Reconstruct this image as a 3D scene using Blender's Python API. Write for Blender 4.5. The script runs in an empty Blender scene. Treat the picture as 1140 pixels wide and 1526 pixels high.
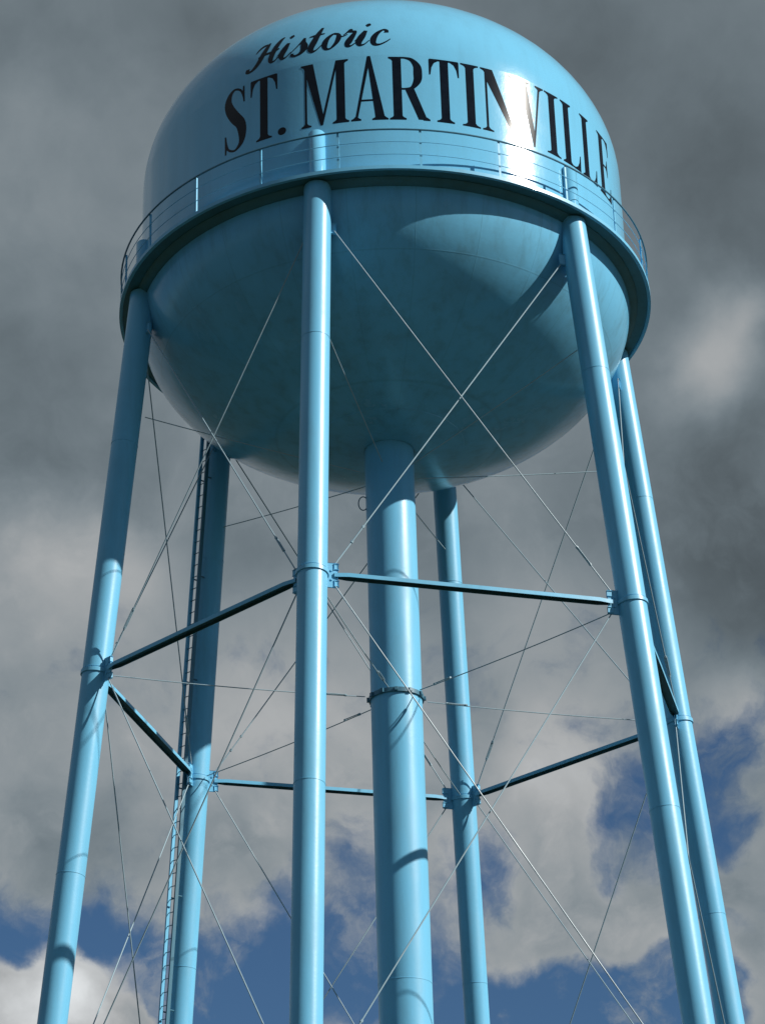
import bpy, bmesh, math, random
from mathutils import Vector, Matrix
from mathutils.geometry import tessellate_polygon
PI = math.pi
R_ = math.radians
random.seed(7)
sc = bpy.context.scene
COL = sc.collection

# ------------------------------------------------------------------ scale
S = 7.0                       # tank radius in metres
EYE = 1.6                     # eye height above the ground
def Z(z): return z*S + EYE    # height above eye level (tank radii) -> metres
HB = 5.1440                   # walkway floor
HG = 3.4651                   # upper strut ring
HG2 = 1.69                    # lower strut ring
HT = HB-0.195                 # upper tie rod ends
DOME_Z, DOME_H, BOWL_H, RB = 0.5754, 0.7140, 0.6056, 1.0851
PHASE = -0.2378
SLOPE, RTOP = 0.0878, 1.0023

# ------------------------------------------------------------------ camera
F, D, YAW, PITCH, ROLL, CX, CY = 3500.78, 8.2493, -0.0112, 0.4392, -0.0254, 551.0, 897.8
fwd = Vector((math.sin(YAW)*math.cos(PITCH), math.cos(YAW)*math.cos(PITCH), math.sin(PITCH)))
rt = fwd.cross(Vector((0, 0, 1))).normalized(); up = rt.cross(fwd)
r2 = rt*math.cos(ROLL)+up*math.sin(ROLL); u2 = up*math.cos(ROLL)-rt*math.sin(ROLL)
cd = bpy.data.cameras.new('camera'); cam = bpy.data.objects.new('camera', cd); COL.objects.link(cam)
M3 = Matrix((r2, u2, -fwd)).transposed()
cam.matrix_world = Matrix.Translation((0, -D*S, EYE)) @ M3.to_4x4()
cd.sensor_width = 36; cd.sensor_fit = 'AUTO'; cd.lens = F/1526*36
cd.shift_x = (570-CX)/1526; cd.shift_y = (CY-763)/1526
cd.clip_start = 0.1; cd.clip_end = 20000
sc.camera = cam
def px(x, y):                 # world direction seen at a pixel of the photograph (for the clouds, which are at infinity)
    v = r2*((x-CX)/F) - u2*((y-CY)/F) + fwd
    return v.normalized()

# ------------------------------------------------------------------ light
AZ, EL = R_(68.5), R_(35.0)   # azimuth from the camera side (-Y) towards +X
sun_dir = Vector((math.sin(AZ)*math.cos(EL), -math.cos(AZ)*math.cos(EL), math.sin(EL)))
ld = bpy.data.lights.new('sun', 'SUN'); ld.energy = 5.0; ld.angle = R_(0.55); ld.color = (1.0, 0.955, 0.88)
lo = bpy.data.objects.new('sun', ld); COL.objects.link(lo)
lo.rotation_euler = sun_dir.to_track_quat('Z', 'Y').to_euler(); lo.location = (60, -40, 80)
sc.view_settings.view_transform = 'Standard'; sc.view_settings.look = 'None'
sc.view_settings.exposure = 0.28; sc.view_settings.gamma = 1.0

# ------------------------------------------------------------------ sky: NISHITA behind procedural clouds
world = bpy.data.worlds.new('World'); sc.world = world; world.use_nodes = True
nt = world.node_tree; nt.nodes.clear()
def node(tree, t, **kw):
    n = tree.nodes.new(t)
    for k, v in kw.items(): setattr(n, k, v)
    return n
class NG:
    """tiny helper to write math node chains"""
    def __init__(s, tree): s.t = tree
    def _in(s, sock, v):
        if isinstance(v, bpy.types.NodeSocket): s.t.links.new(v, sock)
        elif v is not None: sock.default_value = v
    def m(s, op, a, b=None, c=None, clamp=False):
        n = s.t.nodes.new('ShaderNodeMath'); n.operation = op; n.use_clamp = clamp
        s._in(n.inputs[0], a); s._in(n.inputs[1], b)
        if c is not None: s._in(n.inputs[2], c)
        return n.outputs[0]
    def v(s, op, a, b=None, scale=None):
        n = s.t.nodes.new('ShaderNodeVectorMath'); n.operation = op
        s._in(n.inputs[0], a)
        if b is not None: s._in(n.inputs[1], b)
        if scale is not None: s._in(n.inputs['Scale'], scale)
        return n.outputs['Value'] if op in ('DOT_PRODUCT', 'LENGTH', 'DISTANCE') else n.outputs[0]
    def noise(s, vec, scale, detail=4, rough=0.55, dist=0.0, color=False, lac=2.0):
        n = s.t.nodes.new('ShaderNodeTexNoise'); s._in(n.inputs['Vector'], vec)
        n.inputs['Scale'].default_value = scale; n.inputs['Detail'].default_value = detail
        n.inputs['Roughness'].default_value = rough; n.inputs['Distortion'].default_value = dist
        n.inputs['Lacunarity'].default_value = lac
        return n.outputs['Color'] if color else n.outputs['Fac']
    def rng(s, x, a, b, c=0.0, d=1.0, smooth=True):
        n = s.t.nodes.new('ShaderNodeMapRange'); n.interpolation_type = 'SMOOTHSTEP' if smooth else 'LINEAR'
        s._in(n.inputs[0], x)
        for i, q in zip((1, 2, 3, 4), (a, b, c, d)): n.inputs[i].default_value = q
        return n.outputs[0]
    def mix(s, f, a, b, mode='MIX'):
        n = s.t.nodes.new('ShaderNodeMix'); n.data_type = 'RGBA'; n.blend_type = mode
        s._in(n.inputs[0], f); s._in(n.inputs[6], a); s._in(n.inputs[7], b)
        return n.outputs[2]
g = NG(nt)
tc = node(nt, 'ShaderNodeTexCoord')
dirv = g.v('NORMALIZE', tc.outputs['Generated'])
# ragged edges: bend the lookup direction with noise at two sizes
w1 = g.v('SUBTRACT', g.noise(dirv, 14, 3, 0.5, color=True), (0.5, 0.5, 0.5))
w2 = g.v('SUBTRACT', g.noise(dirv, 45, 5, 0.62, color=True), (0.5, 0.5, 0.5))
wd = g.v('ADD', g.v('ADD', dirv, g.v('SCALE', w1, scale=0.055)), g.v('SCALE', w2, scale=0.014))
def blobs(lst):
    acc = None
    for x, y, r, w in lst:
        c = px(x, y)
        q = g.v('SUBTRACT', wd, tuple(c))
        d2 = g.v('DOT_PRODUCT', q, q)
        e = g.m('POWER', math.e, g.m('MULTIPLY', d2, -1.0/(r/F)**2))
        acc = g.m('MULTIPLY', e, w) if acc is None else g.m('MULTIPLY_ADD', e, w, acc)
    return acc
# cloud cover: negative blobs are the blue gaps
cover = blobs([(1070, 1125, 55, -1.05), (1000, 1215, 50, -.8), (905, 1235, 50, -.8), (1105, 1225, 40, -.8), (795, 1185, 26, -.5), (1110, 1060, 30, -.3),
               (700, 1300, 60, -.8), (560, 1450, 110, -1.1), (400, 1470, 80, -1.0), (400, 1370, 40, -.5), (25, 1385, 65, -1.1), (150, 1405, 55, -1.4), (215, 1440, 40, -.8),
               (250, 1480, 70, -1.1), (760, 1530, 100, -1.3), (950, 1560, 80, -1.3), (890, 1310, 40, -.6), (1040, 1470, 70, -1.1), (860, 1480, 50, -.7),
               (1110, 1355, 36, -.5), (330, 1560, 90, -1.1), (500, 1290, 45, -.4), (330, 1440, 40, -.5),
               (965, 1170, 40, -.5), (1085, 1455, 50, -.8), (930, 1325, 32, -.6), (750, 1335, 45, -.6), (540, 1235, 35, -.4), (985, 1290, 30, -.4), (630, 1260, 30, -.4), (900, 1480, 50, -.5), (680, 1480, 50, -.3),
               (80, 1505, 62, 2.6), (20, 1515, 50, 1.8), (165, 1530, 40, 1.5), (800, 1245, 75, .6), (600, 1200, 70, .5), (1110, 1300, 45, .7), (870, 1390, 85, .65),
               (730, 1420, 60, .55), (1125, 1410, 45, .8), (1120, 1490, 40, .4), (330, 1270, 60, .5), (100, 1270, 90, .4), (970, 1400, 60, .5), (600, 1340, 40, .3), (450, 1200, 60, .4)])
n_big = g.noise(dirv, 9, 6, 0.58)
n_fin = g.noise(wd, 34, 7, 0.6)
elev = g.v('DOT_PRODUCT', dirv, (0, 0, 1))
cov = g.m('ADD', g.m('MULTIPLY', cover, 1.0), g.m('MULTIPLY', g.m('SUBTRACT', n_big, 0.5), 0.9))
cov = g.m('ADD', cov, g.m('MULTIPLY', g.m('SUBTRACT', n_fin, 0.5), 1.7))
cov = g.m('ADD', cov, 0.62)
cov = g.m('ADD', cov, g.rng(elev, 0.40, 0.50, 0.0, 0.8))
# away from the storm bank the sky is mostly open (the sun shines from there)
storm = g.v('DOT_PRODUCT', dirv, (0.0, 0.86, 0.50))
cov = g.m('ADD', cov, g.rng(storm, 0.35, 0.80, -0.85, 0.0))
mask = g.rng(cov, -0.30, 0.62)
wisp = g.m('MULTIPLY', g.rng(g.noise(wd, 24, 7, 0.62), 0.49, 0.68), 0.6)      # thin torn cloud drifting over the gaps
mask = g.m('MAXIMUM', mask, wisp)
# cloud brightness
bright = blobs([(1070, 480, 85, .24), (1030, 560, 60, .09), (1120, 420, 50, .06), (100, 830, 110, .15), (210, 830, 70, .05), (20, 140, 60, .05), (150, 250, 130, .04),
                (400, 1050, 110, .10), (560, 1060, 90, .05), (830, 1150, 110, .12), (650, 1230, 80, .05), (230, 1080, 90, .03), (90, 1480, 60, .32), (60, 1500, 70, .15), (800, 1235, 70, .08),
                (760, 770, 60, .06), (960, 1400, 80, .08), (770, 1420, 70, .05), (420, 1200, 60, .05), (1100, 1040, 60, .07), (930, 1010, 60, .03), (760, 940, 80, .05), (300, 640, 70, .03),
                (20, 660, 130, -.075), (130, 1000, 90, -.01), (1090, 330, 140, -.035), (830, 60, 180, -.04), (1050, 830, 130, -.075), (1130, 680, 70, -.03),
                (380, 900, 90, -.035), (120, 1270, 110, -.04), (260, 1250, 80, -.02), (1130, 930, 60, -.035), (720, 1090, 45, -.05), (300, 40, 100, -.02), (50, 400, 90, -.01),
                (150, 700, 90, -.045), (1110, 230, 90, -.01)])
b1 = g.noise(dirv, 11, 4, 0.48, 0.1)
b2 = g.noise(wd, 60, 6, 0.65)
br = g.m('ADD', g.m('ADD', bright, 0.205), g.m('MULTIPLY', g.m('SUBTRACT', b1, 0.5), 0.22))
br = g.m('ADD', br, g.m('MULTIPLY', g.m('SUBTRACT', b2, 0.5), 0.03))
br = g.m('ADD', br, g.rng(cov, 0.35, 1.0, 0.05, 0.0))       # thin edges let light through
br = g.m('ADD', br, g.rng(elev, 0.33, 0.47, 0.02, 0.0))
br = g.m('ADD', br, g.m('MULTIPLY', g.m('SUBTRACT', n_fin, 0.5), g.rng(elev, 0.36, 0.52, 0.30, 0.05)))   # billows
# clouds towards the sun, mostly out of view, are dimmed to lower the fill light
tosun = g.v('DOT_PRODUCT', dirv, tuple(sun_dir))
br = g.m('MULTIPLY', g.m('MAXIMUM', br, 0.04), g.rng(tosun, -0.25, 0.6, 1.0, 0.5))
cool = g.rng(br, 0.12, 0.36)
ccol = g.mix(cool, (0.80, 1.0, 1.13, 1), (0.965, 1.0, 1.02, 1))
ccol = g.v('SCALE', ccol, scale=br)
sky = node(nt, 'ShaderNodeTexSky', sky_type='NISHITA', sun_disc=False)
sky.sun_elevation = EL; sky.sun_rotation = PI/2 + (PI/2 - AZ) ; sky.altitude = 5
sky.air_density = 1.0; sky.dust_density = 0.6; sky.ozone_density = 2.0
STR = 0.06
blue = g.v('MULTIPLY', sky.outputs[0], (0.46, 0.66, 0.84))
ccol = g.v('SCALE', ccol, scale=1/STR)
fin = g.mix(mask, blue, ccol)
bg = node(nt, 'ShaderNodeBackground'); bg.inputs[1].default_value = STR
nt.links.new(fin, bg.inputs[0])
wo = node(nt, 'ShaderNodeOutputWorld'); nt.links.new(bg.outputs[0], wo.inputs[0])

# ------------------------------------------------------------------ materials
def mat(name):
    m = bpy.data.materials.new(name); m.use_nodes = True
    t = m.node_tree; b = t.nodes['Principled BSDF']
    return m, t, b, NG(t)
def paint(name, base, rough=0.24, coat=0.35, dirt=0.16, seams=0, wave=0.0, streak=True):
    m, t, b, h = mat(name)
    tc = t.nodes.new('ShaderNodeTexCoord'); ob = tc.outputs['Object']
    st = h.noise(h.v('MULTIPLY', ob, (1, 1, 0.10)), 2.6, 6, 0.62)      # rain streaks run down
    pt = h.noise(ob, 0.55, 5, 0.6)
    fn = h.noise(ob, 9, 4, 0.6)
    f = h.m('ADD', h.m('MULTIPLY', h.rng(st, 0.42, 0.75), dirt), h.m('MULTIPLY', h.rng(pt, 0.4, 0.75), dirt*0.7))
    f = h.m('ADD', f, h.m('MULTIPLY', h.rng(fn, 0.55, 0.8), dirt*0.3))
    col = h.mix(f, (*base, 1), (base[0]*.72+.006, base[1]*0.66, base[2]*0.62, 1))
    hgt = h.m('MULTIPLY', h.noise(ob, 0.9, 2, 0.5), wave)
    if seams:
        sp = t.nodes.new('ShaderNodeSeparateXYZ'); t.links.new(ob, sp.inputs[0])
        an = h.m('DIVIDE', h.m('ARCTAN2', sp.outputs[1], sp.outputs[0]), 2*PI/seams)
        fr = h.m('ABSOLUTE', h.m('SUBTRACT', h.m('FRACT', an), 0.5))
        line = h.rng(fr, 0.0, 0.012, 1, 0)
        ring = h.m('ABSOLUTE', h.m('SUBTRACT', h.m('FRACT', h.m('DIVIDE', sp.outputs[2], 2.05)), 0.5))
        line2 = h.rng(ring, 0.0, 0.012, 1, 0)
        ln = h.m('MAXIMUM', line, line2)
        hgt = h.m('ADD', hgt, h.m('MULTIPLY', ln, 0.0015))
        col = h.mix(h.m('MULTIPLY', ln, 0.28), col, (base[0]*.6, base[1]*.5, base[2]*.45, 1))
    hgt = h.m('ADD', hgt, h.m('MULTIPLY', fn, 0.0015))
    bp = t.nodes.new('ShaderNodeBump'); bp.inputs['Strength'].default_value = 1; bp.inputs['Distance'].default_value = 1.0
    t.links.new(hgt, bp.inputs['Height']); t.links.new(bp.outputs[0], b.inputs['Normal'])
    t.links.new(col, b.inputs['Base Color'])
    t.links.new(h.rng(pt, 0.3, 0.8, rough*0.85, rough*1.35), b.inputs['Roughness'])
    b.inputs['Coat Weight'].default_value = coat; b.inputs['Coat Roughness'].default_value = 0.09
    b.inputs['IOR'].default_value = 1.45
    return m
BLUE = (0.148, 0.455, 0.675)
P_TANK = paint('blue tank paint', BLUE, 0.145, 0.10, 0.18, 0, 0.006)
P_BOWL = paint('blue bowl paint', BLUE, 0.22, 0.10, 0.55, 24, 0.005)
P_BOWL.node_tree.nodes['Principled BSDF'].inputs['IOR'].default_value = 1.38
P_STEEL = paint('blue steelwork paint', BLUE, 0.38, 0.06, 0.34)
P_DARK = paint('dark blue paint', (0.05, 0.16, 0.23), 0.45, 0.1, 0.35)
P_CHANNEL_SHADE = paint('strut recess shade paint', (0.035, 0.115, 0.145), 0.5, 0.0, 0.5)  # shade inside the strut channels, put in as a darker blue
P_WALK_SHADE = paint('shaded walkway paint', (0.05, 0.17, 0.215), 0.45, 0.0, 0.5)  # shade below the walkway painted in, on floor underside and ring girder
P_ROD = paint('galvanised rod', (0.27, 0.38, 0.44), 0.4, 0.0, 0.2)
def simple(name, c1, c2, scale, rough, bump=0.0):
    m, t, b, h = mat(name)
    tc = t.nodes.new('ShaderNodeTexCoord')
    n = h.noise(tc.outputs['Object'], scale, 8, 0.62)
    t.links.new(h.mix(h.rng(n, 0.3, 0.7), (*c1, 1), (*c2, 1)), b.inputs['Base Color'])
    b.inputs['Roughness'].default_value = rough
    if bump:
        bp = t.nodes.new('ShaderNodeBump'); bp.inputs['Distance'].default_value = bump
        t.links.new(n, bp.inputs['Height']); t.links.new(bp.outputs[0], b.inputs['Normal'])
    return m
P_INK = simple('black sign paint', (0.003, 0.006, 0.012), (0.006, 0.010, 0.018), 3, 0.13)
P_INK.node_tree.nodes['Principled BSDF'].inputs['IOR'].default_value = 1.28
P_CONC = simple('concrete', (0.24, 0.23, 0.21), (0.34, 0.33, 0.30), 5, 0.9, 0.01)
P_GRASS = simple('mown grass', (0.018, 0.028, 0.012), (0.034, 0.042, 0.022), 0.6, 0.95, 0.03)

# ------------------------------------------------------------------ builders
def obj(name, bm, m, parent=None, smooth=True):
    me = bpy.data.meshes.new(name); bm.normal_update()
    if smooth:
        for f in bm.faces: f.smooth = True
        for e in bm.edges:
            if len(e.link_faces) == 2 and e.calc_face_angle(0) > R_(38): e.smooth = False
    bm.to_mesh(me); bm.free(); me.materials.append(m)
    o = bpy.data.objects.new(name, me); COL.objects.link(o)
    if parent: o.parent = parent
    return o
def frame(a, b):
    w = (b-a).normalized()
    ref = Vector((0, 0, 1)) if abs(w.z) < 0.95 else Vector((1, 0, 0))
    u = w.cross(ref).normalized(); v = w.cross(u)
    return u, v, w
def tube(bm, pts, rad, n=16, closed=False, caps=True):
    """round bar through pts; rad a number or a list"""
    pts = [Vector(p) for p in pts]; N = len(pts)
    rad = rad if isinstance(rad, (list, tuple)) else [rad]*N
    rings = []; pu = None
    for i, p in enumerate(pts):
        if closed: t = (pts[(i+1) % N]-pts[i-1]).normalized()
        else: t = (pts[min(i+1, N-1)]-pts[max(i-1, 0)]).normalized()
        if pu is None:
            ref = Vector((0, 0, 1)) if abs(t.z) < 0.9 else Vector((1, 0, 0))
            u = t.cross(ref).normalized()
        else: u = (pu-t*pu.dot(t)).normalized()
        pu = u; v = t.cross(u)
        rings.append([bm.verts.new(p+(u*math.cos(2*PI*k/n)+v*math.sin(2*PI*k/n))*rad[i]) for k in range(n)])
    for i in range(N if closed else N-1):
        A, B = rings[i], rings[(i+1) % N]
        for k in range(n): bm.faces.new((A[k], A[(k+1) % n], B[(k+1) % n], B[k]))
    if caps and not closed:
        bm.faces.new(rings[0][::-1]); bm.faces.new(rings[-1])
def lathe(bm, prof, n=144, close=False):
    """prof: list of (r, z); revolve about the tower's axis"""
    rings = []
    for r, z in prof:
        if r < 1e-6: rings.append([bm.verts.new((0, 0, z))])
        else: rings.append([bm.verts.new((r*math.cos(2*PI*k/n), r*math.sin(2*PI*k/n), z)) for k in range(n)])
    L = len(rings)
    for i in range(L if close else L-1):
        A, B = rings[i], rings[(i+1) % L]
        for k in range(n):
            k2 = (k+1) % n
            q = []
            for vv in ((A[k], A[k2]) if len(A) > 1 else (A[0],)): q.append(vv)
            for vv in ((B[k2], B[k]) if len(B) > 1 else (B[0],)): q.append(vv)
            bm.faces.new(q)
def box(bm, c, ax, ay, az, sx, sy, sz, bev=0.0):
    b2 = bmesh.new(); bmesh.ops.create_cube(b2, size=1.0)
    Mx = Matrix((ax*sx, ay*sy, az*sz)).transposed().to_4x4(); Mx.translation = c
    for v in b2.verts: v.co = Mx @ v.co
    if bev: bmesh.ops.bevel(b2, geom=b2.edges[:], offset=bev, segments=1, affect='EDGES')
    tmp = bpy.data.meshes.new('tmp'); b2.to_mesh(tmp); b2.free(); bm.from_mesh(tmp); bpy.data.meshes.remove(tmp)
def polar(r, a, z): return Vector((r*S*math.sin(a), -r*S*math.cos(a), Z(z)))   # a from the camera side
def leg_ang(k): return PHASE + R_(60)*k
def leg(k, z): return polar(RTOP+SLOPE*(HB-z), leg_ang(k), z)
def new():
    return bmesh.new()
def struct(o): o['kind'] = 'structure'; return o

# ------------------------------------------------------------------ ground
bm = new(); prev = None
rr = [0, 4, 9, 16, 30, 60, 150, 500, 2000, 8000]
lathe(bm, [(r, 0.0) for r in rr[::-1]], 72)
struct(obj('ground', bm, P_GRASS))

# ------------------------------------------------------------------ the water tower
tower = bpy.data.objects.new('water_tower', None); COL.objects.link(tower)
tower['label'] = 'tall glossy light blue six-legged water tower with black town lettering, against dark storm clouds'
tower['category'] = 'water tower'

# tank: straight shell with lettering, dome and bowl
ZB = Z(HB); ZD = Z(HB+DOME_Z)
bm = new(); lathe(bm, [(S, ZB+(ZD-ZB)*i/8) for i in range(9)], 360)
tank = obj('tank', bm, P_TANK, tower)
bm = new(); lathe(bm, [(S*math.cos(a), ZD+DOME_H*S*math.sin(a)) for a in [PI/2*i/28 for i in range(29)]], 360)
obj('dome', bm, P_TANK, tank)
bm = new(); lathe(bm, [(S*math.cos(a), ZB-BOWL_H*S*math.sin(a)) for a in [PI/2*(28-i)/28 for i in range(29)]], 180)
obj('bowl', bm, P_BOWL, tank)

bm = new()                    # thicker plate round the riser, lapped on the bowl
pl = []
for i in range(9):
    rr_ = 0.10+0.20*i/8
    pl.append((rr_*S, ZB-BOWL_H*S*math.sqrt(1-rr_*rr_)-.022))
lathe(bm, pl+[(0.302*S, ZB-BOWL_H*S*math.sqrt(1-.302**2)+.01)], 120)
obj('reinforcing_plate', bm, P_BOWL, tank)

# ---- lettering, laid on the curved shell
def surf(ang, z, off):        # ang degrees, z radii above the walkway
    if z <= DOME_Z: r = 1.0; nz = 0.0
    else:
        q = (z-DOME_Z)/DOME_H; r = math.sqrt(max(0, 1-q*q)); nz = q/DOME_H
    nr = r if z > DOME_Z else 1.0
    L = math.hypot(nr, nz); a = R_(ang)
    rr_ = r*S+off*nr/L; zz = ZB+z*S+off*nz/L
    return Vector((rr_*math.sin(a), -rr_*math.cos(a), zz))
PIECE = [0]
def lay(bm, poly, step=1.0, zstep=0.06):
    """poly: outline in (degrees, z); cut in narrow pieces and wrapped on the surface"""
    b2 = bmesh.new()
    vs = [b2.verts.new((x, y, 0)) for x, y in poly]
    for tri in tessellate_polygon([[Vector((x, y, 0)) for x, y in poly]]):
        try: b2.faces.new([vs[i] for i in tri])
        except ValueError: pass
    xs = [p[0] for p in poly]; ys = [p[1] for p in poly]
    x = math.ceil(min(xs)/step)*step
    while x < max(xs):
        bmesh.ops.bisect_plane(b2, geom=b2.verts[:]+b2.edges[:]+b2.faces[:], plane_co=(x, 0, 0), plane_no=(1, 0, 0)); x += step
    if max(ys) > DOME_Z:
        y = math.ceil(min(ys)/zstep)*zstep
        while y < max(ys):
            bmesh.ops.bisect_plane(b2, geom=b2.verts[:]+b2.edges[:]+b2.faces[:], plane_co=(0, y, 0), plane_no=(0, 1, 0)); y += zstep
    PIECE[0] = (PIECE[0]+1) % 7
    off = 0.0025+0.0004*PIECE[0]
    for v in b2.verts: v.co = surf(v.co.x, v.co.y, off)
    b2.normal_update()
    for f in b2.faces:
        c = f.calc_center_median()
        if f.normal.dot(Vector((c.x, c.y, 0))) < 0: f.normal_flip()
    tmp = bpy.data.meshes.new('tmp'); b2.to_mesh(tmp); b2.free(); bm.from_mesh(tmp); bpy.data.meshes.remove(tmp)
def spline(pts, n=7):
    """Catmull-Rom through (x, y, width)"""
    out = []
    P = [pts[0]]+list(pts)+[pts[-1]]
    for i in range(1, len(P)-2):
        for k in range(n):
            t = k/n
            out.append(tuple(0.5*((2*P[i][c])+(-P[i-1][c]+P[i+1][c])*t+(2*P[i-1][c]-5*P[i][c]+4*P[i+1][c]-P[i+2][c])*t*t
                       + (-P[i-1][c]+3*P[i][c]-3*P[i+1][c]+P[i+2][c])*t**3) for c in range(3)))
    out.append(tuple(pts[-1])); return out
def stroke(bm, pts, mapf, smooth=True):
    """brush stroke of varying width as a ribbon of short pieces sharing their corners"""
    P = spline(pts) if smooth else pts
    L, Rr = [], []
    for i, (x, y, w) in enumerate(P):
        a = P[max(i-1, 0)]; b = P[min(i+1, len(P)-1)]
        dx, dy = b[0]-a[0], b[1]-a[1]; l = math.hypot(dx, dy) or 1
        nx, ny = -dy/l*w/2, dx/l*w/2
        L.append(mapf(x+nx, y+ny)); Rr.append(mapf(x-nx, y-ny))
    PIECE[0] = (PIECE[0]+1) % 7
    off = 0.0025+0.0004*PIECE[0]
    va = [bm.verts.new(surf(p[0], p[1], off)) for p in L]; vb = [bm.verts.new(surf(p[0], p[1], off)) for p in Rr]
    for i in range(len(P)-1):
        f = bm.faces.new((va[i], vb[i], vb[i+1], va[i+1])); f.normal_update()
        c = f.calc_center_median()
        if f.normal.dot(Vector((c.x, c.y, 0))) < 0: f.normal_flip()

CAP, BASE = 0.566, 0.272
HH = CAP-BASE
DEG = HH/R_(1)                # degrees per cap height
ST, HL = 0.114, 0.024         # thick stem and hairline, in cap heights
def glyph(bm, ch, a0, a1):
    w = (a1-a0)/DEG
    mp = lambda x, y: (a0+x*DEG, BASE+y*HH)
    P = lambda pts: lay(bm, [mp(x, y) for x, y in pts])
    def serif(x0, x1, xa, xb, top):      # slab with curved brackets between slab x0..x1 and stem xa..xb
        br = 0.045
        y0 = 1.0 if top else 0.0; s = -1 if top else 1
        k = min(br, (xa-x0)*0.8) if xa > x0 else 0; k2 = min(br, (x1-xb)*0.8) if x1 > xb else 0
        pts = [(x0, y0), (x0, y0+s*HL)]
        if k > 0: pts += [(xa-k, y0+s*(HL+0.004)), (xa-k*.35, y0+s*(HL+0.02)), (xa, y0+s*(HL+k))]
        else: pts += [(xa, y0+s*HL)]
        if k2 > 0: pts += [(xb, y0+s*(HL+k2)), (xb+k2*.35, y0+s*(HL+0.02)), (xb+k2, y0+s*(HL+0.004))]
        else: pts += [(xb, y0+s*HL)]
        pts += [(x1, y0+s*HL), (x1, y0)]
        P(pts)
    def stem(x0, x1, so=0.055, top=True, bot=True, l=True, r=True):
        P([(x0, 0.01), (x1, 0.01), (x1, 0.99), (x0, 0.99)])
        if top: serif(x0-so if l else x0, x1+so if r else x1, x0, x1, True)
        if bot: serif(x0-so if l else x0, x1+so if r else x1, x0, x1, False)
    if ch == 'I':
        c = w/2; stem(c-ST/2, c+ST/2, w/2-ST/2)
    elif ch == '.':
        c = w/2; r = w/2
        P([(c+r*math.cos(2*PI*i/20), r+r*math.sin(2*PI*i/20)-.01) for i in range(20)])
    elif ch == 'T':
        c = w/2; stem(c-ST/2, c+ST/2, 0.06, top=False)
        P([(0.008, 1), (w-0.008, 1), (w-0.008, 1-HL-.006), (0.008, 1-HL-.006)])
        for s in (1, -1):
            q = lambda x: x if s == 1 else w-x
            P([(q(0.0), 0.99), (q(0.0), 0.745), (q(0.018), 0.745), (q(0.035), 0.86), (q(0.07), 0.935), (q(0.13), 0.975), (q(0.13), 0.99)])
    elif ch == 'L':
        stem(0.05, 0.05+ST, 0.05, r=True)
        P([(0.05+ST, 0.0), (w, 0.0), (w, HL+.005), (0.05+ST, HL+.005)])
        P([(w, 0.01), (w+.012, 0.26), (w-0.006, 0.26), (w-0.03, 0.14), (w-0.07, 0.065), (w-0.13, 0.025), (w-0.13, 0.01)])
    elif ch == 'E':
        stem(0.05, 0.05+ST, 0.05, r=True)
        x = 0.05+ST
        P([(x, 0.0), (w, 0.0), (w, HL+.005), (x, HL+.005)])
        P([(w, 0.01), (w+.012, 0.25), (w-0.006, 0.25), (w-0.03, 0.13), (w-0.07, 0.06), (w-0.13, 0.025), (w-0.13, 0.01)])
        P([(x, 1.0), (w-.02, 1.0), (w-.02, 1-HL-.005), (x, 1-HL-.005)])
        P([(w-.02, 0.99), (w-.02, 0.76), (w-0.038, 0.76), (w-0.055, 0.87), (w-0.09, 0.94), (w-0.14, 0.975), (w-0.14, 0.99)])
        P([(x, 0.505), (w-0.10, 0.505), (w-0.10, 0.535), (x, 0.535)])
        P([(w-0.10, 0.38), (w-0.085, 0.38), (w-0.085, 0.66), (w-0.10, 0.66), (w-0.125, 0.57), (w-0.15, 0.535), (w-0.15, 0.505), (w-0.125, 0.47)])
    elif ch == 'N':
        x0 = 0.06; x1 = w-0.075
        P([(x0, 0.01), (x0+0.032, 0.01), (x0+0.032, 0.97), (x0, 0.97)])
        P([(x1, 0.0), (x1+0.032, 0.0), (x1+0.032, 0.99), (x1, 0.99)])
        P([(x0-0.03, 1.0), (x0+ST*1.02, 1.0), (x1+0.032, 0.0), (x1-0.012, -0.01), (x0+0.0, 0.86), (x0+0.0, 0.955), (x0-.02, 0.97)])
        serif(0, x0+0.10, x0, x0+0.032, False); serif(x1-0.07, w, x1, x1+0.032, True)
        serif(0.0, x0+.05, x0, x0+.05, True)
    elif ch == 'M':
        x0 = 0.05; x1 = w-0.05-ST
        P([(x0, 0.01), (x0+0.030, 0.01), (x0+0.030, 0.97), (x0, 0.97)])
        serif(0, x0+0.085, x0, x0+0.030, False); serif(0.0, x0+.05, x0, x0+.05, True)
        vx = x0+(x1-x0)*0.53
        P([(x0-0.02, 1.0), (x0+ST*1.03, 1.0), (vx+0.028, 0.13), (vx-0.015, 0.0)])
        P([(vx-0.015, 0.0), (vx+0.018, 0.0), (x1+0.03, 1.0), (x1-0.0, 1.0)])
        stem(x1, x1+ST, 0.05, l=False); serif(x1-0.05, x1+.01, x1, x1+.01, False)
    elif ch == 'V':
        vx = w*0.53
        P([(0.045, 0.99), (0.045+ST*1.05, 0.99), (vx+0.035, 0.15), (vx-0.005, -0.02)])
        P([(vx-0.01, -0.02), (vx+0.018, -0.02), (w-0.06, 0.99), (w-0.092, 0.99)])
        serif(0.0, 0.045+ST*1.05+0.045, 0.05, 0.04+ST*1.05, True); serif(w-0.145, w, w-0.092, w-0.06, True)
    elif ch == 'A':
        ax = w*0.49
        P([(0.05, 0.01), (0.082, 0.01), (ax+0.012, 0.90), (ax-0.01, 1.02)])
        P([(ax-0.012, 1.02), (ax+0.03, 1.02), (w-0.04, 0.01), (w-0.04-ST*1.08, 0.01), (ax-0.0, 0.86)])
        P([(0.125, 0.30), (w-0.15, 0.30), (w-0.155, 0.33), (0.135, 0.33)])
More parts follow.
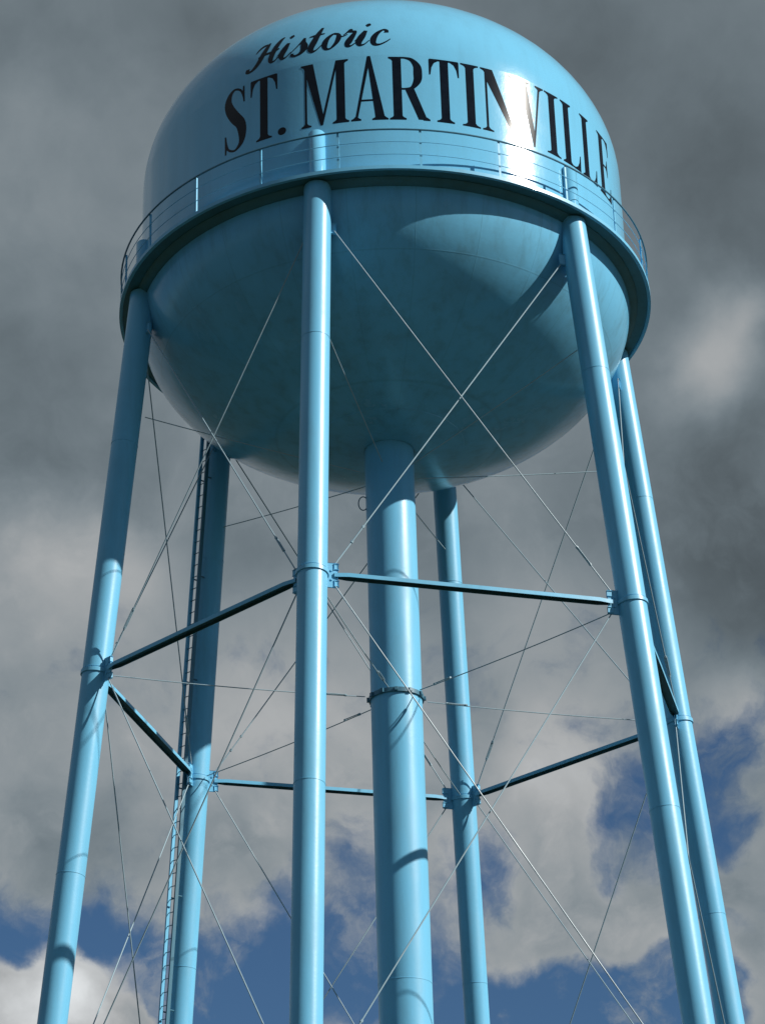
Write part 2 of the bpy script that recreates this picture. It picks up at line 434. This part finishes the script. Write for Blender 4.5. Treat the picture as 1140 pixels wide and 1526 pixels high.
        serif(0.0, 0.13, 0.05, 0.082, False); serif(w-0.04-ST*1.08-0.045, w, w-0.035-ST*1.08, w-0.045, False)
    elif ch == 'R':
        stem(0.05, 0.05+ST, 0.05, r=False); serif(0.05+ST-.01, 0.05+ST+.05, 0.05+ST-.01, 0.05+ST, False)
        x = 0.05+ST; hw = 0.032
        bw = w*0.80
        stroke(bm, [(x-.02, 0.985, hw), (x+0.05, 0.985, hw), (x+(bw-x)*.55, 0.955, 0.06), (bw-ST*.42, 0.86, ST*.9), (bw-ST*.34, 0.75, ST*1.02), (bw-ST*.42, 0.63, ST*.9),
                    (x+(bw-x)*.55, 0.515, 0.055), (x+0.05, 0.49, hw), (x-.02, 0.49, hw)], mp)
        P([(x+0.04, 0.49), (x+0.04+ST*1.05, 0.50), (w-0.035, 0.01), (w-0.035-ST*1.02, 0.01)])
        serif(w-0.035-ST*.5, w, w-0.035-ST*.5, w-0.04, False)
    elif ch == 'S':
        stroke(bm, [(w-.035, .79, .028), (w-.055, .87, .03), (w-.095, .945, .034), (w*.5, .985, .034), (.105, .93, .07), (.068, .81, .118), (.10, .68, .150), (w*.5, .535, .165),
                    (w-.09, .40, .155), (w-.062, .24, .125), (w-.085, .095, .075), (w*.5, .012, .034), (.085, .05, .034), (.045, .13, .03), (.022, .25, .028)], mp)
        P([(w-.048, .99), (w-.025, .99), (w-.02, .735), (w-.042, .735), (w-.06, .86)])
        P([(.012, .0), (.034, .0), (.055, .14), (.032, .29), (.008, .29)])
for ch, a0, a1 in (('S', -36.8, -30.7), ('T', -29.5, -22.7), ('.', -22.7, -20.7), ('M', -17.1, -6.4), ('A', -6.0, 2.1), ('R', 2.4, 11.2), ('T', 11.3, 18.1), ('I', 18.5, 22.7),
                   ('N', 23.2, 32.6), ('V', 32.3, 40.0), ('I', 40.3, 44.6), ('L', 45.4, 51.7), ('L', 52.5, 58.8), ('E', 60.3, 66.9)):
    bm = new(); glyph(bm, ch, a0, a1)
    o = obj('letter', bm, P_INK, tank)
    o['label'] = "black serif letter painted on the shell of the tank" if ch != '.' else 'black round full stop painted on the shell of the tank'

# ---- the script word above: x in degrees, y in x-heights over the baseline, leaning right
B2, XH = 0.628, 0.080
XD = XH/R_(1)                 # degrees per x-height
def script(bm, x0, pts, k=1.0):
    mp = lambda x, y: (x0+(x+y*0.25)*XD, B2+y*XH)
    stroke(bm, [(x, y, w*k*1.18) for x, y, w in pts], mp)
def letterobj(strokes, x0):
    bm = new()
    for s in strokes: script(bm, x0, s)
    o = obj('letter', bm, P_INK, tank); o['label'] = 'black brush script letter painted above the town name'
T, Hn = 0.31, 0.09
# H : flourish, left stem with a hooked foot, right stem, bar
letterobj([[(-.16, .95, .06), (-.08, 1.15, .11), (.10, 1.33, .14), (.30, 1.36, .11), (.42, 1.30, .07)],
           [(.46, 1.44, .10), (.40, 1.15, .22), (.32, .7, .27), (.24, .32, .25), (.08, .0, .20), (-.14, -.14, .12), (-.32, -.08, .17), (-.32, .08, .19)],
           [(1.22, 1.56, .08), (1.08, 1.40, .20), (.96, 1.0, .27), (.90, .5, .27), (.92, .17, .22), (1.04, .0, .12), (1.20, .06, .08), (1.34, .28, .06)],
           [(.10, .58, .08), (.4, .68, .12), (.9, .70, .12), (1.20, .80, .08)]], -28.9)
I_ = [[(-.10, .30, .05), (.08, .62, .07), (.26, .97, .12)], [(.26, 1.0, .16), (.17, .6, T), (.12, .25, T*.9), (.22, .02, .14), (.42, .06, .07), (.60, .30, .05)],
      [(.20, 1.36, .16), (.30, 1.44, .20), (.38, 1.50, .14)]]
letterobj(I_, -22.6)
letterobj([[(-.08, .22, .05), (.20, .62, .07), (.42, 1.08, .12)], [(.40, 1.08, .12), (.44, .75, .22), (.58, .42, T), (.52, .12, .20), (.26, -.02, .11), (.04, .05, .13), (.04, .17, .15)],
           [(.40, .02, .07), (.62, .10, .06), (.80, .34, .05)]], -19.5)
letterobj([[(-.10, .30, .05), (.14, .72, .07), (.30, 1.10, .10)], [(.30, 1.62, .12), (.22, 1.2, .24), (.14, .6, T), (.10, .22, T*.9), (.24, .0, .14), (.44, .08, .07), (.62, .34, .05)],
           [(-.20, 1.05, .06), (.12, 1.10, .12), (.55, 1.13, .06)]], -15.5)
letterobj([[(.52, .93, .10), (.30, 1.0, .11), (.06, .72, .22), (.02, .35, .26), (.16, .03, .14), (.40, .02, .10), (.60, .35, .20), (.62, .72, .22), (.48, .97, .11), (.36, .93, .08)],
           [(.55, .86, .07), (.80, .72, .06), (1.02, .84, .05)]], -12.1)
letterobj([[(-.02, .80, .06), (.12, .98, .10), (.24, 1.14, .16), (.30, .96, .16)], [(.28, 1.0, .12), (.50, .98, .14), (.46, .70, .24), (.36, .3, T), (.38, .05, .18), (.56, .03, .08), (.80, .30, .05)]], -8.2)
letterobj(I_, -4.7)
letterobj([[(.56, .80, .20), (.54, .95, .15), (.36, 1.02, .11), (.12, .74, .22), (.04, .38, .27), (.16, .04, .17), (.42, .0, .10), (.70, .18, .07), (.86, .36, .05)]], -1.3)

# ---- walkway round the tank: thin floor with an edge channel, and a guard rail
ZF = ZB
bm = new()
lathe(bm, [(S*1.001, ZF-0.03), (S*RB-0.09, ZF-0.03), (S*RB-0.09, ZF-0.075), (S*RB, ZF-0.075), (S*RB, ZF+0.03), (S*RB-0.02, ZF+0.03), (S*RB-0.02, ZF), (S*1.001, ZF)][::-1], 180)
walk = obj('walkway', bm, P_STEEL, tower)
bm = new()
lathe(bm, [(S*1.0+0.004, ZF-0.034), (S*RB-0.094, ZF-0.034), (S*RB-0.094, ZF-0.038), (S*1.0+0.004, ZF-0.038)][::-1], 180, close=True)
uo = obj('floor_underside', bm, P_WALK_SHADE, walk); uo['label'] = 'underside of the walkway with shade painted into its colour'
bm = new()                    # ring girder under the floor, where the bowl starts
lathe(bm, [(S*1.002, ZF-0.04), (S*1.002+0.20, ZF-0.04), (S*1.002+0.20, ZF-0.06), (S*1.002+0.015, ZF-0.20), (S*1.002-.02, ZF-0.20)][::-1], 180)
obj('ring_girder', bm, P_WALK_SHADE, walk)
for hz, rad, nm in ((0.168*S, 0.026, 'top_rail'), (0.112*S, 0.010, 'middle_rail'), (0.056*S, 0.010, 'middle_rail')):
    bm = new(); tube(bm, [((S*RB-.03)*Vector((math.sin(2*PI*i/144), -math.cos(2*PI*i/144), 0))+Vector((0, 0, ZF+hz))) for i in range(144)], rad, 8, closed=True)
    obj(nm, bm, P_DARK if nm == 'top_rail' else P_STEEL, walk)
for i in range(22):
    a = R_(-8.3+360/22*i)
    u = Vector((math.sin(a), -math.cos(a), 0)); t_ = Vector((math.cos(a), math.sin(a), 0)); zz = Vector((0, 0, 1))
    bm = new(); b = u*(S*RB-.055); hh = 0.168*S
    box(bm, b+zz*(ZF+hh/2), u, t_, zz, 0.008, 0.06, hh-.02, 0.0)
    box(bm, b-u*0.025+t_*0.026+zz*(ZF+hh/2), u, t_, zz, 0.045, 0.008, hh-.02, 0.0)
    obj('post', bm, P_STEEL, walk, False)

# ---- central riser pipe
bm = new()
zt = Z(HB-BOWL_H)
prof = [(0.098*S, 0.3), (0.098*S, Z(3.4)), (0.098*S, zt-0.2), (0.098*S, zt+0.04)]
lathe(bm, prof, 64)
riser = obj('riser_pipe', bm, P_STEEL, tower)
RR = 0.098*S
def collar(zc, nm, spikes):
    bm = new(); lathe(bm, [(RR+.003, zc-.06), (RR+.05, zc-.06), (RR+.05, zc+.06), (RR+.003, zc+.06)], 64)
    for i in range(spikes):
        a = 2*PI*i/spikes
        u = Vector((math.sin(a), -math.cos(a), 0)); t_ = Vector((math.cos(a), math.sin(a), 0))
        box(bm, u*(RR+.075)+Vector((0, 0, zc)), u, t_, Vector((0, 0, 1)), .05, .09, .10, .006)
    return obj(nm, bm, P_DARK, riser)
ZSP = HG-.0
collar(Z(ZSP), 'collar', 12)
bm = new(); cc = Vector((-RR-.07, -.12, Z(4.30)))
tube(bm, [cc+Vector((.13*math.cos(2*PI*i/24), 0, .21*math.sin(2*PI*i/24))) for i in range(24)], .016, 8, closed=True)
obj('hook', bm, P_DARK, riser)
for zc in (Z(2.35),):
    bm = new(); lathe(bm, [(RR-.01, zc-.02), (RR+.006, zc-.012), (RR+.006, zc+.012), (RR-.01, zc+.02)], 64); obj('weld_seam', bm, P_STEEL, riser)

# ---- legs
LR = 0.0515*S
cols = []
for k in range(-1, 5):
    bm = new(); a = leg(k, HB-.015); b = leg(k, (0.25-EYE)/S)
    tube(bm, [a.lerp(b, t) for t in [0, .02, .25, .5, .75, 1]], LR, 40)
    c = obj('leg', bm, P_STEEL, tower); cols.append(c)
    ang = leg_ang(k); u = Vector((math.sin(ang), -math.cos(ang), 0)); t_ = Vector((math.cos(ang), math.sin(ang), 0)); zz = Vector((0, 0, 1))
    # leg head above the floor, against the shell
    bm = new(); h0 = ZF+.004; h1 = ZF+.235*S
    tube(bm, [u*(S+.02)+zz*h0, u*(S+.02)+zz*(h1-.04), u*(S+.02)+zz*h1], [.23, .23, .20], 32)
    obj('leg_head', bm, P_TANK, c)
    # cone where the leg meets the bowl under the floor
    for t in (.13, .31, .46, .62):
        p = a.lerp(b, t); w = (b-a).normalized(); bm = new()
        tube(bm, [p-w*.012, p+w*.012], LR+.007, 40); obj('weld_seam', bm, P_STEEL, c)
    # gusset plates at the strut ring, and plain lugs at the head
    for zl, big in ((HG, 1), (HG2, 1), (HT, 0)):
        for s in (-1, 1):
            p = leg(k, zl); q = leg(k+s, zl); dirn = (q-p).normalized()
            bm = new(); nrm = dirn.cross(zz).normalized()
            if big:
                box(bm, p+dirn*(LR+.09), dirn, nrm, zz, .34, .03, .64, .008)
                for hz in (-.22, .22):
                    box(bm, p+dirn*(LR+.22)+zz*hz, dirn, nrm, zz, .10, .05, .14, .02)
                for hz in (-.12, .12):
                    tube(bm, [p+dirn*(LR+.10)+zz*hz-nrm*.04, p+dirn*(LR+.10)+zz*hz+nrm*.04], .028, 8)
            else:
                box(bm, p+dirn*(LR+.05), dirn, nrm, zz, .18, .03, .30, .02)
            obj('gusset_plate' if big else 'lug', bm, P_STEEL, c)
    p = leg(k, HG)          # collar band between the plates
    w = (b-a).normalized(); bm = new()
    tube(bm, [p-w*.05, p+w*.05], LR+.035, 32)
    obj('band', bm, P_STEEL, c)
    bm = new(); f0 = Vector((b.x, b.y, 0))
    box(bm, f0+zz*.06, u, t_, zz, 1.7, 1.7, .22, .03); box(bm, f0+zz*.2, u, t_, zz, 1.0, 1.0, .12, .02)
    obj('footing', bm, P_CONC, c)
bm = new(); lathe(bm, [(1.6, -.05), (1.6, .28), (1.55, .32), (0, .32)], 48); obj('footing', bm, P_CONC, riser)

# ---- struts: inverted channels drawn in to the plates at both ends
for zl in (HG, HG2):
    for k in range(-1, 5):
        p = leg(k, zl); q = leg(k+1, zl); d = (q-p).normalized()
        a = p+d*(LR+.16); b = q-d*(LR+.16)
        bm = new(); nrm = d.cross(Vector((0, 0, 1))).normalized(); L = (b-a).length; zz = Vector((0, 0, 1))
        prof = [(0, .06, .05), (.10, .07, .05), (.35, .12, .05), (L/2, .13, .05), (L-.35, .12, .05), (L-.10, .07, .05), (L, .06, .05)]
        rings = []
        for x, hw, hh in prof:
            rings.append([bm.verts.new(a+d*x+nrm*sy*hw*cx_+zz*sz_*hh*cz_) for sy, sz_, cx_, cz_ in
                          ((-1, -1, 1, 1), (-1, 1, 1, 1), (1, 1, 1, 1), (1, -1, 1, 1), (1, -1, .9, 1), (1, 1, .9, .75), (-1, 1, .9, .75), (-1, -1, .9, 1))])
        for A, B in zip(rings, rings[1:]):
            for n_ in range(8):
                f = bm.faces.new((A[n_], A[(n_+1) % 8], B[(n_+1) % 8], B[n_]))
                if n_ in (4, 5, 6): f.material_index = 1  # inner faces take the colour with the shade painted in
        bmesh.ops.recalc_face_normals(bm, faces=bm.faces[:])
        o = obj('strut', bm, P_STEEL, tower); o.data.materials.append(P_CHANNEL_SHADE)

# ---- tie rods with turnbuckles
def rod(p, q, r=.017, tb=.12, sag=0.0):
    d = (q-p).normalized(); bm = new()
    a = p+d*.1; b = q-d*.1
    tube(bm, [a.lerp(b, i/6)-Vector((0, 0, sag*4*(i/6)*(1-i/6))) for i in range(7)], r, 8)
    o = obj('tie_rod', bm, P_ROD, tower)
    if tb:
        L = (b-a).length; m = b-d*min(L*tb, 1.1); bm = new(); u, v, w = frame(a, b)
        for s in (-1, 1): tube(bm, [m-d*.26+u*s*.034, m+d*.26+u*s*.034], .013, 6)
        tube(bm, [m-d*.30, m-d*.24], .036, 8); tube(bm, [m+d*.24, m+d*.30], .036, 8)
        obj('turnbuckle', bm, P_ROD, o)
def node_pt(k, z, s, off=.16):
    p = leg(k, z); q = leg(k+s, z); return p+(q-p).normalized()*(LR+off-.0)
for k in range(-1, 5):
    for s in (-1, 1):
        up_ = node_pt(k, HT, s, .03); lw = node_pt(k+s, HG, -s, .14)+Vector((0, 0, .22))
        # keep crossing rods a hand's width apart
        off = Vector((math.sin(leg_ang(k+.5*s)), -math.cos(leg_ang(k+.5*s)), 0))*.03*s
        rod(up_+off, lw+off)
        up2 = node_pt(k, HG, s, .14)-Vector((0, 0, .22)); lw2 = node_pt(k+s, HG2, -s, .14)+Vector((0, 0, .22))
        rod(up2+off, lw2+off)
for k in range(-1, 5):
    ang = leg_ang(k); u = Vector((math.sin(ang), -math.cos(ang), 0))
    p = leg(k, HG)-u*LR; q = u*(RR+.08)+Vector((0, 0, Z(ZSP)))
    rod(p, q, .014, .12, .05)
    p = leg(k, 4.575)-u*LR; q = u*(RR+.06)+Vector((0, 0, Z(4.43)))
    rod(p, q, .014, 0, .03)

# ---- ladder on the left back leg
KL = 4
ang = leg_ang(KL); u = Vector((math.sin(ang), -math.cos(ang), 0)); t_ = Vector((math.cos(ang), math.sin(ang), 0)); zz = Vector((0, 0, 1))
a = leg(KL, HB-.02); b = leg(KL, (1.4-EYE)/S); w = (a-b).normalized()
side = Vector((-.62, -.55, 0)).normalized()      # the ladder stands off on the outer side of the leg
tang = side.cross(w).normalized()
off = side*(LR+.17)
LW = .17
bm = new(); zc = .5
ld_o = bpy.data.objects.new('ladder', None)
bm = new()
for i in range(11):
    p = b.lerp(a, (i+.5)/11.2)
    for s in (-1, 1):
        tube(bm, [p+side*(LR-.02)+tang*s*LW, p+off+tang*s*LW], .022, 6)
lad = obj('ladder', bm, P_DARK, tower); lad['label'] = 'narrow steel ladder standing off the left back leg'
for s in (-1, 1):
    bm = new()
    pa = b+off+tang*s*LW; pb = a+off+tang*s*LW
    box(bm, (pa+pb)/2, side, tang, w, .11, .055, (pb-pa).length)
    obj('stringer', bm, P_STEEL if s == 1 else P_DARK, lad, False)  # one stringer coloured as lit, the other darker as if in shade
nr = 96
for i in range(nr):
    p = b.lerp(a, (i+.5)/nr); bm = new()
    tube(bm, [p+off-tang*LW, p+off+tang*LW], .013, 6)
    obj('rung', bm, P_DARK, lad)
